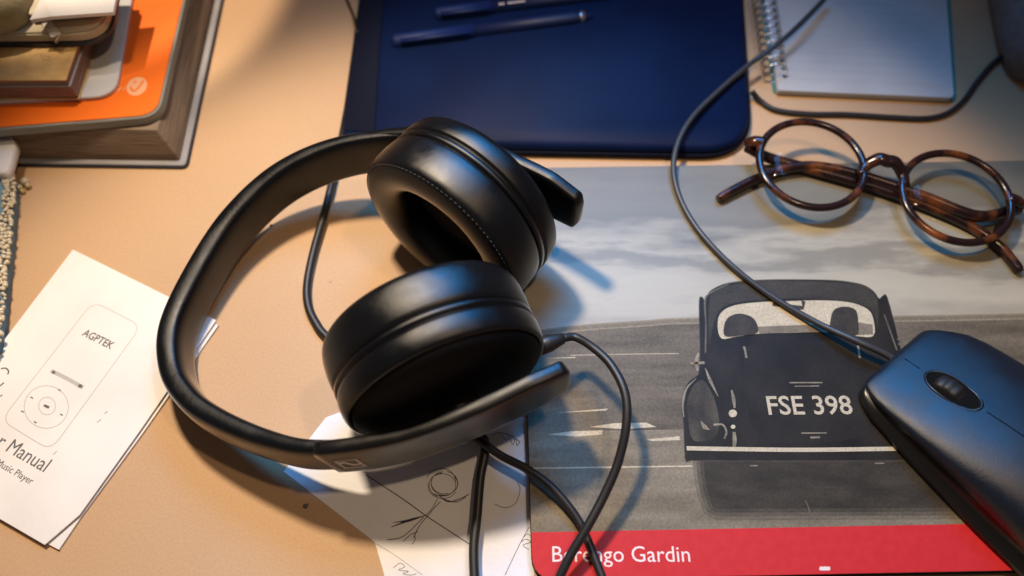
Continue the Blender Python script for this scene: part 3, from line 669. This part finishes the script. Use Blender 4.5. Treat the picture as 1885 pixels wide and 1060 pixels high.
# ------------------------------------------------------------------ loose cables on the desk
def cable(name, pts, r, m, label, cat='cable', parent=None):
    bm = bmesh.new(); tube(bm, pts, r, 10, 10)
    o = build(name, bm, m, parent)
    if not parent: o['label'] = label; o['category'] = cat
    return o
cable('thin_cable', [at(628, -30, .12), at(640, 2, .12), at(651, 30, .15), at(658, 60, .9)], .075, M['cable'], 'thin dark cable running off the desk at the left edge of the navy pouch')
cable('black_cable', [at(1384, 168, .5), at(1400, 186, .2), at(1430, 203, .15), at(1490, 210, .15), at(1560, 211, .15), at(1640, 216, .15), at(1705, 218, .15), at(1745, 208, .15), at(1775, 184, .15), at(1800, 150, .15), at(1830, 115, .2), at(1862, 92, .3), at(1890, 86, .3)], .14, M['cable'], 'black cable curving under the notepad and above the glasses')

# ------------------------------------------------------------------ headphones
hp = thing('headphones', (-6, -1.5, 0), 'black over-ear headphones lying in the middle of the desk', 'headphones')
NPTS = [(2.75, 1.45, 4.40), (1.6, 2.3, 4.40), (0.3, 3.15, 4.3), (-1.7, 4.35, 4.1), (-4.15, 5.15, 3.65), (-7.5, 5.3, 3.05), (-10.35, 4.35, 2.4), (-12.5, 2.3, 1.8), (-13.8, -.44, 1.45), (-14.35, -2.9, 1.32),
        (-13.9, -4.9, 1.36), (-12.8, -6.35, 1.55), (-11.3, -7.35, 1.8), (-9, -8.3, 2.25), (-6.9, -8.75, 2.8), (-4, -8.55, 3.45), (-1.4, -7.8, 4.0), (0.9, -6.8, 4.4), (1.95, -6.25, 4.5)]
PTH = catmull(NPTS, 10); NP = len(PTH)
cum = [0.0]
for i in range(1, NP): cum.append(cum[-1] + (PTH[i] - PTH[i - 1]).length)
LT = cum[-1]; smid = LT / 2
def sect(n, T, Wd, e=0.35, seg=28):
    out = []
    for k in range(seg):
        a = 2 * math.pi * k / seg; c, s = math.cos(a), math.sin(a)
        out.append((T / 2 * math.copysign(abs(c) ** e, c), Wd / 2 * math.copysign(abs(s) ** e, s)))
    return out
def sweep(i0, i1, Tf, Wf, e=0.4, inset_=0.0, endround=None):
    bm = bmesh.new(); rings = []
    for i in range(i0, i1 + 1):
        t = (PTH[min(i + 1, NP - 1)] - PTH[max(i - 1, 0)]).normalized()
        nrm = t.cross(Vector((0, 0, 1))).normalized()           # outward or inward
        if nrm.dot(PTH[i] - Vector((-5, -1.6, 3))) < 0: nrm = -nrm
        up = t.cross(nrm); up = up if up.z > 0 else -up
        T, Wd = Tf(cum[i]), Wf(cum[i]); c = PTH[i] - nrm * (T / 2 + (inset_(cum[i]) if callable(inset_) else inset_))
        rings.append([c + nrm * a + up * b for a, b in sect(0, T, Wd, e)])
    if endround:                                                # rounded tips
        for which in endround:
            r = rings[which]; c = sum(r, Vector()) / len(r)
            for sc_, dd in ((0.9, .10), (.62, .22)):
                t = (PTH[0] - PTH[2]).normalized() if which == 0 else (PTH[-1] - PTH[-3]).normalized()
                rings.insert(0, [c + (p - c) * sc_ + t * dd for p in r]) if which == 0 else rings.append([c + (p - c) * sc_ + t * dd for p in r])
    loft(bm, rings); return bm
iA = next(i for i in range(NP) if PTH[i].x < -6.6); iB = next(i for i in range(NP - 1, 0, -1) if PTH[i].x < -6.6)
iA2, iB2 = iA - 3, iB + 3
Wpad = lambda s: 2.30 + 0.25 * abs(s - smid) / smid
Tpad = lambda s: 0.62 + 0.42 * max(0, 1 - (abs(s - smid) / (LT * .30)) ** 2)
build('headband_pad', sweep(iA2 - 13, iB2 + 2, Tpad, lambda s: Wpad(s) - .05, 0.55, 0.06), M['bandpad'], hp)
def Warm(s):
    q = min(s, LT - s); e = (cum[iA] - s) / 4.0 if s < smid else (s - cum[iB]) / 1.0
    e = min(1.0, max(0.0, e)); e = e * e * (3 - 2 * e)
    return (Wpad(s) + (2.62 - Wpad(s)) * e) * min(1.0, 0.80 + 0.20 * q / 1.2)
Tarm = lambda s: 0.60
build('slider_arm', sweep(0, iA, lambda s: .60 - .34 * (1 - min(1, max(0, (cum[iA] - s) / 3.0))), lambda s: Warm(s) - .22 * (1 - min(1, max(0, (cum[iA] - s) / 3.0))), 0.36, lambda s: .16 * (1 - min(1, max(0, (cum[iA] - s) / 3.0))), [0]), M['plastic'], hp)
a2 = build('slider_arm', sweep(iB, NP - 1, Tarm, Warm, 0.32, 0.0, [-1]), M['plastic'], hp)
# maker's emblem on the lower arm
i = iB + 3
t = (PTH[i + 1] - PTH[i - 1]).normalized(); nrm = t.cross(Vector((0, 0, 1))).normalized()
if nrm.y > 0: nrm = -nrm
up = Vector((0, 0, 1)); up = (up - t * up.dot(t)).normalized(); c = PTH[i] + nrm * .012
bm = bmesh.new()
def em(pts):
    f = bm.faces.new([bm.verts.new(c + t * x + up * y) for x, y in pts])
em([(-.42, .50), (.42, .50), (.42, .42), (-.42, .42)]); em([(-.42, -.42), (.42, -.42), (.42, -.50), (-.42, -.50)])
em([(-.42, .42), (-.34, .42), (-.34, -.42), (-.42, -.42)]); em([(.34, .42), (.42, .42), (.42, -.42), (.34, -.42)])
em([(-.34, .30), (-.10, .34), (.10, -.10), (.34, -.02), (.34, -.20), (.02, -.26), (-.16, .14), (-.34, .10)])
build('emblem', bm, M['logo'], a2, False)
def cup(Bc, n, arm_gap, stitched):
    n = Vector(n).normalized(); Bc = Vector(Bc)
    ax = -n                                                      # towards the pad
    bm = bmesh.new(); frame_lathe(bm, Bc, ax, [(3.66, -.30), (3.74, -.36), (3.80, -.32), (3.86, -.20), (3.91, .05), (3.93, .42), (3.90, .50), (3.76, .54), (3.76, .60), (3.90, .64), (3.92, .82), (3.84, .88), (3.5, .90)], 96)
    build('cup_housing', bm, M['housing'], hp)
    bm = bmesh.new(); frame_lathe(bm, Bc, ax, [(3.66, -.10), (3.62, -.40), (3.55, -.52), (3.1, -.72), (2.4, -.88), (1.2, -.97), (.05, -1.0)], 72); build('cup_back', bm, M['backcap'], hp)
    pad = [(3.6, .84), (3.78, .88), (3.88, .96), (3.93, 1.12), (3.96, 1.5), (3.95, 1.95), (3.91, 2.25), (3.86, 2.42), (3.76, 2.55), (3.60, 2.62), (3.35, 2.70), (3.1, 2.73), (2.85, 2.72), (2.58, 2.63), (2.36, 2.46), (2.22, 2.15), (2.16, 1.75), (2.15, 1.3)]
    bm = bmesh.new(); frame_lathe(bm, Bc, ax, pad, 96); e_ = build('ear_pad', bm, M['leather'], hp)
    h = ax.cross(Vector((0, 0, 1))).normalized(); u = h.cross(ax).normalized()
    bm = bmesh.new()
    for k in range(110):
        a, b = 2 * math.pi * k / 110, 2 * math.pi * (k + .62) / 110
        tube(bm, [Bc + ax * 2.555 + h * (3.765 * math.cos(q)) + u * (3.765 * math.sin(q)) for q in (a, b)], 0.013, 5, 1, smoothpath=False)
    if stitched: build('stitching', bm, M['thread'], e_)
    else: bm.free()
    bm = bmesh.new(); frame_lathe(bm, Bc, ax, [(2.4, 1.25), (2.0, 1.32), (1.2, 1.42), (.5, 1.46), (.02, 1.47)], 48); build('driver_cloth', bm, M['cloth'], hp)
    bm = bmesh.new(); hz = Vector((0, 0, 1)); sd = n.cross(hz)
    rbox(bm, Bc + n * (1.0 + arm_gap / 2), sd, n, hz, .80, arm_gap / 2 + .1, .55, .12); build('hinge', bm, M['plastic'], hp)
B1, n1 = Vector((-1.42, 2.22, 3.92)), Vector((.61, .79, 0)).normalized()
B2, n2 = Vector((-2.44, -5.81, 3.92)), Vector((.40, -.917, 0)).normalized()
cup(B1, n1, .35, True); cup(B2, n2, .75, False)
# headphone cable: leaves the lower cup, loops over the book and runs off at the bottom
pl = B2 + Vector((.917, .40, 0)) * 3.85 - n2 * (-.1) ; pl.z = 2.9
jk = at(1060, 621, 2.6)
bm = bmesh.new(); p_a = at(985, 640, 2.8); p_b = at(1038, 622, 2.7); frame_lathe(bm, p_a, p_b - p_a, [(.02, 0), (.36, .01), (.36, .6), (.27, .95), (.22, (p_b - p_a).length * .97), (.16, (p_b - p_a).length)], 16); build('cable_plug', bm, M['cable'], hp)
cable('cable', [p_b, jk, at(1092, 640, 2.9), at(1125, 672, 3.1), at(1150, 722, 3.2), at(1153, 780, 3.0), at(1138, 850, 2.5), at(1112, 912, 2.1), at(1080, 972, 1.8), at(1050, 1022, 1.5), at(1024, 1075, 1.2)], .17, M['cable'], '', parent=hp)
cable('inner_cable', [at(660, 60, .2) , at(648, 150, .15), at(632, 240, .2), at(617, 310, .3), at(598, 390, .3), at(578, 460, .25), at(566, 520, .2), at(567, 560, .2), at(580, 592, .2), at(606, 624, .2), at(700, 700, .2), at(830, 770, .2), at(884, 800, .3), at(893, 830, .5), at(884, 880, .5), at(878, 950, .5), at(872, 1010, .5), at(874, 1080, .5)], .19, M['cable'], 'black cable passing under the headphones and off the bottom edge')
cable('second_cable', [at(870, 800, .5), at(893, 818, .9), at(925, 840, 1.0), at(968, 862, 1.1), at(1010, 892, 1.1), at(1045, 930, 1.0), at(1070, 968, .9), at(1090, 1015, .85), at(1115, 1080, .85)], .17, M['cable'], 'black cable from under the headphones crossing the red title band')

# ------------------------------------------------------------------ glasses
gl = thing('round_glasses', at(1630, 330, ZB), 'round tortoiseshell glasses with folded temples lying on the photo book', 'glasses')
zg = 1.75
cL, cR = at(1494, 301, zg), at(1760, 362, zg - .1)
ex = (cR - cL).normalized(); nz = (Vector((0, -.05, 1)) - ex * Vector((0, -.05, 1)).dot(ex)).normalized(); ey = nz.cross(ex)
rim_r = ((at(1589, 301, zg) - at(1398, 301, zg)).length) / 2
for c in (cL, cR):
    bm = bmesh.new()
    tube(bm, [c + ex * (rim_r * math.cos(a)) + ey * (rim_r * .985 * math.sin(a)) for a in (2 * math.pi * k / 40 for k in range(40))], 0.18, 12, 2, closed=True, flat=.9, up=nz)
    rim = build('rim', bm, M['tortoise'], gl)
    bm = bmesh.new(); frame_lathe(bm, c + nz * .0, nz, [(rim_r - .08, -.06), (rim_r - .08, .03), (rim_r * .6, .10), (.02, .14)], 48); bm2 = None
    build('lens', bm, M['lens'], gl)
bm = bmesh.new()
bA, bB = cL + ex * (rim_r + .02) + ey * .45, cR - ex * (rim_r + .02) + ey * .45
mid = (bA + bB) / 2 + ey * .42 + nz * .28
tube(bm, [bA - ex * .15 - ey * .45, bA + ey * .1, mid - ex * .38, mid, mid + ex * .38, bB + ey * .1, bB + ex * .15 - ey * .45], lambda t: .22 + .10 * math.sin(math.pi * t), 12, 6, flat=.75, up=nz); build('bridge', bm, M['tortoise'], gl)
for c, sg in ((cL, -1), (cR, 1)):
    bm = bmesh.new(); e0 = c + ex * (sg * (rim_r - .02)) + ey * .55
    tube(bm, [e0 - ex * sg * .1, e0 + ex * sg * .35 - nz * .05, e0 + ex * sg * .62 - nz * .35], lambda t: .30 - .05 * t, 10, 5, flat=.8, up=nz); build('end_piece', bm, M['tortoise'], gl)
hz_ = cR + ex * (rim_r + .55) + ey * .45 - nz * .45
bm = bmesh.new(); tube(bm, [hz_, at(1800, 398, 1.25), at(1700, 362, 1.2), at(1600, 328, 1.15), at(1510, 307, 1.1), at(1450, 310, 1.0), at(1395, 328, .92), at(1350, 350, .88), at(1322, 366, .85)], lambda t: .27 - .06 * t if t < .97 else .18, 12, 8, flat=1.25 * .9, up=nz); build('temple', bm, M['tortoise'], gl)
hz_ = cL - ex * (rim_r + .55) + ey * .45 - nz * .45
bm = bmesh.new(); tube(bm, [hz_, at(1420, 292, 1.0), at(1510, 316, .95), at(1620, 348, .95), at(1720, 385, .93), at(1790, 418, .9), at(1838, 452, .88), at(1862, 478, .87), at(1878, 500, .86)], lambda t: .27 - .04 * t if t < .97 else .19, 12, 8, flat=.95, up=nz); build('temple', bm, M['tortoise'], gl)

# ------------------------------------------------------------------ mouse
ms = thing('computer_mouse', at(1760, 800, ZB), 'matte slate wired computer mouse on the photo book at the right', 'mouse')
ma = Vector((.62, -.785, 0)).normalized(); mb = Vector((.785, .62, 0)).normalized()
m0 = at(1645, 655, 1.3); m0.z = ZB
def mw(a):      # half width of the top shell along its length
    f = min(1.0, max(0.0, a / 1.1)); r = 2.25 + .35 * math.sin(math.pi * min(1, max(0, (a - .5) / 11)))
    r += .25 * max(0, (a - 5) / 6)
    fr = math.sqrt(max(0.0, 1 - (1 - f) ** 2.0)); end = max(0.0, (a - 8.6) / 2.8)
    return r * (.74 + .26 * fr) * math.sqrt(max(.02, 1 - min(1, end) ** 2.4))
def mz(a):
    K_ = ((0, .95), (1.2, 1.32), (2.35, 1.66), (4.5, 2.35), (6.5, 2.80), (8.2, 2.70), (9.8, 2.05), (10.8, 1.45), (11.5, .8))
    for (a0, z0_), (a1, z1_) in zip(K_, K_[1:]):
        if a <= a1:
            t = (a - a0) / (a1 - a0); return ZB + z0_ + (z1_ - z0_) * t
    return ZB + .8
MZ = [mz(k * .1 - 1.0) if k >= 10 else ZB + .95 for k in range(140)]
MZ = [sum(MZ[max(0, k - 8):k + 9]) / len(MZ[max(0, k - 8):k + 9]) for k in range(140)]
def mz(a):
    q = min(max((a + 1.0) * 10, 0), 138.9); k = int(q); return MZ[k] + (MZ[k + 1] - MZ[k]) * (q - k)
def mpt(a, b, z): q = m0 + ma * a + mb * b; return Vector((q.x, q.y, z))
AS = [0, .06, .18, .4, .8, 1.3, 2, 2.8, 3.6, 4.5, 5.5, 6.5, 7.5, 8.5, 9.3, 10, 10.6, 11, 11.25, 11.38]
rings = []; ringsb = []
for a in AS:
    wd = mw(a); zt_ = mz(a); ze = ZB + .72 + .62 * math.sin(math.pi * min(1, a / 11.4))
    if a < .4: zt_ = ze + (zt_ - ze) * (.35 + .65 * (a / .4) ** .5)
    if a > 10: zt_ = ze + (zt_ - ze) * max(.05, 1 - ((a - 10) / 1.4) ** 2)
    sec = []
    for k in range(-12, 13):
        s = k / 12; ang = s * math.pi / 2
        sec.append(mpt(a, wd * math.sin(ang) * (1 if abs(s) < 1 else 1), ze + (zt_ - ze) * (abs(math.cos(ang)) ** .62)))
        if s > 0: sec[-1] += mb * (wd * math.sin(ang) * .30 * min(1, a / 1.5))
    rw = 1 + .30 * min(1, a / 1.5)
    sec = sec + [mpt(a, wd * .97 * rw, ze - .10), mpt(a, 0, ze - .14), mpt(a, -wd * .97, ze - .10)]
    rings.append(sec)
    ringsb.append([mpt(a + (.12 if a < 1 else -.1), wd * x * (rw if x > 0 else 1), z) for x, z in ((-.95, ze - .1), (-.90, ze - .30), (-.96, ZB + .48), (-1.07, ZB + .35), (-1.10, ZB + .14), (-1.06, ZB + .02), (1.06, ZB + .02), (1.10, ZB + .14), (1.07, ZB + .35), (.96, ZB + .48), (.90, ze - .30), (.95, ze - .1))])
bm = bmesh.new(); loft(bm, rings); build('top_shell', bm, M['mouse'], ms)
bm = bmesh.new(); loft(bm, ringsb); build('base', bm, M['mousebase'], ms)
def top(a): return mz(a)
wc_ = 2.35
bm = bmesh.new(); 
ring = []
for dz, k in ((-.3, 1.0), (.015, 1.0), (.04, .95), (.02, .88), (-.3, .86)):
    ring.append([mpt(wc_ + 1.12 * k * math.copysign(abs(math.cos(q)) ** .75, math.cos(q)), .56 * k * math.sin(q), top(wc_ + 1.12 * k * math.cos(q)) + dz) for q in (2 * math.pi * j / 36 for j in range(36))])
loft(bm, ring, True, False); build('wheel_surround', bm, M['mousebase'], ms)
bm = bmesh.new(); flat(bm, [tuple(mpt(wc_ + 1.0 * math.cos(q), .50 * math.sin(q), 0))[:2] for q in (2 * math.pi * j / 24 for j in range(24))], 0)
for v in bm.verts:
    a = (v.co - m0).dot(ma); v.co.z = top(a) + .003
build('wheel_slot', bm, M['seam'], ms, False)
bm = bmesh.new(); wcn = mpt(wc_, 0, top(wc_) - .52); frame_lathe(bm, wcn - mb * .33, mb, [(.02, 0), (.68, 0), (.76, .08), (.80, .33), (.76, .58), (.68, .66), (.02, .66)], 48)
for i, v in enumerate(bm.verts):
    d_ = v.co - wcn; ax_ = mb * d_.dot(mb)
    if i % 4 < 2: v.co = wcn + ax_ + (d_ - ax_) * .945
bm.verts.index_update(); build('scroll_wheel', bm, M['rubber'], ms)
bm = bmesh.new()
tube(bm, [mpt(a, 0, top(a) + .0) for a in (.35, .7, 1.0)], .022, 6, 3); tube(bm, [mpt(a, 0, top(a) + .0) for a in (3.65, 4.4, 5.2, 6.0, 6.6)], .022, 6, 4)
build('button_seam', bm, M['seam'], ms)
zc = ZB + .2
cable('cable', [mpt(.3, 0, ZB + .6), at(1622, 648, ZB + .7), at(1575, 627, ZB + .7), at(1500, 592, ZB + .35), at(1420, 545, zc), at(1350, 492, zc), at(1292, 432, zc), at(1256, 375, zc), at(1240, 318, ZB + .35), at(1247, 265, 1.15), at(1275, 215, 1.2), at(1325, 165, 1.1), at(1380, 118, 1.1), at(1430, 82, 1.4), at(1475, 42, 1.5), at(1530, -15, 1.3)], .135, M['cablegrey'], '', parent=ms)

for n in ('surf_print', 'car_trim_print', 'car_outline_print'): bpy.data.objects[n]['kind'] = 'stuff'
# crumbs
for (px, py, r, lab) in ((563, 931, .10, 'dark crumb on the desk beside the drawing sheet'), (499, 415, .07, 'tiny dark crumb on the desk inside the headband curve')):
    bm = bmesh.new(); c = at(px, py, r * .5); sphere(bm, (c.x, c.y, r * .5), r, 8, .55)
    for v in bm.verts: v.co += Vector((random.uniform(-.03, .03), random.uniform(-.03, .03), random.uniform(0, .02)))
    o = build('crumb', bm, M['midink']); o['label'] = lab; o['category'] = 'crumb'
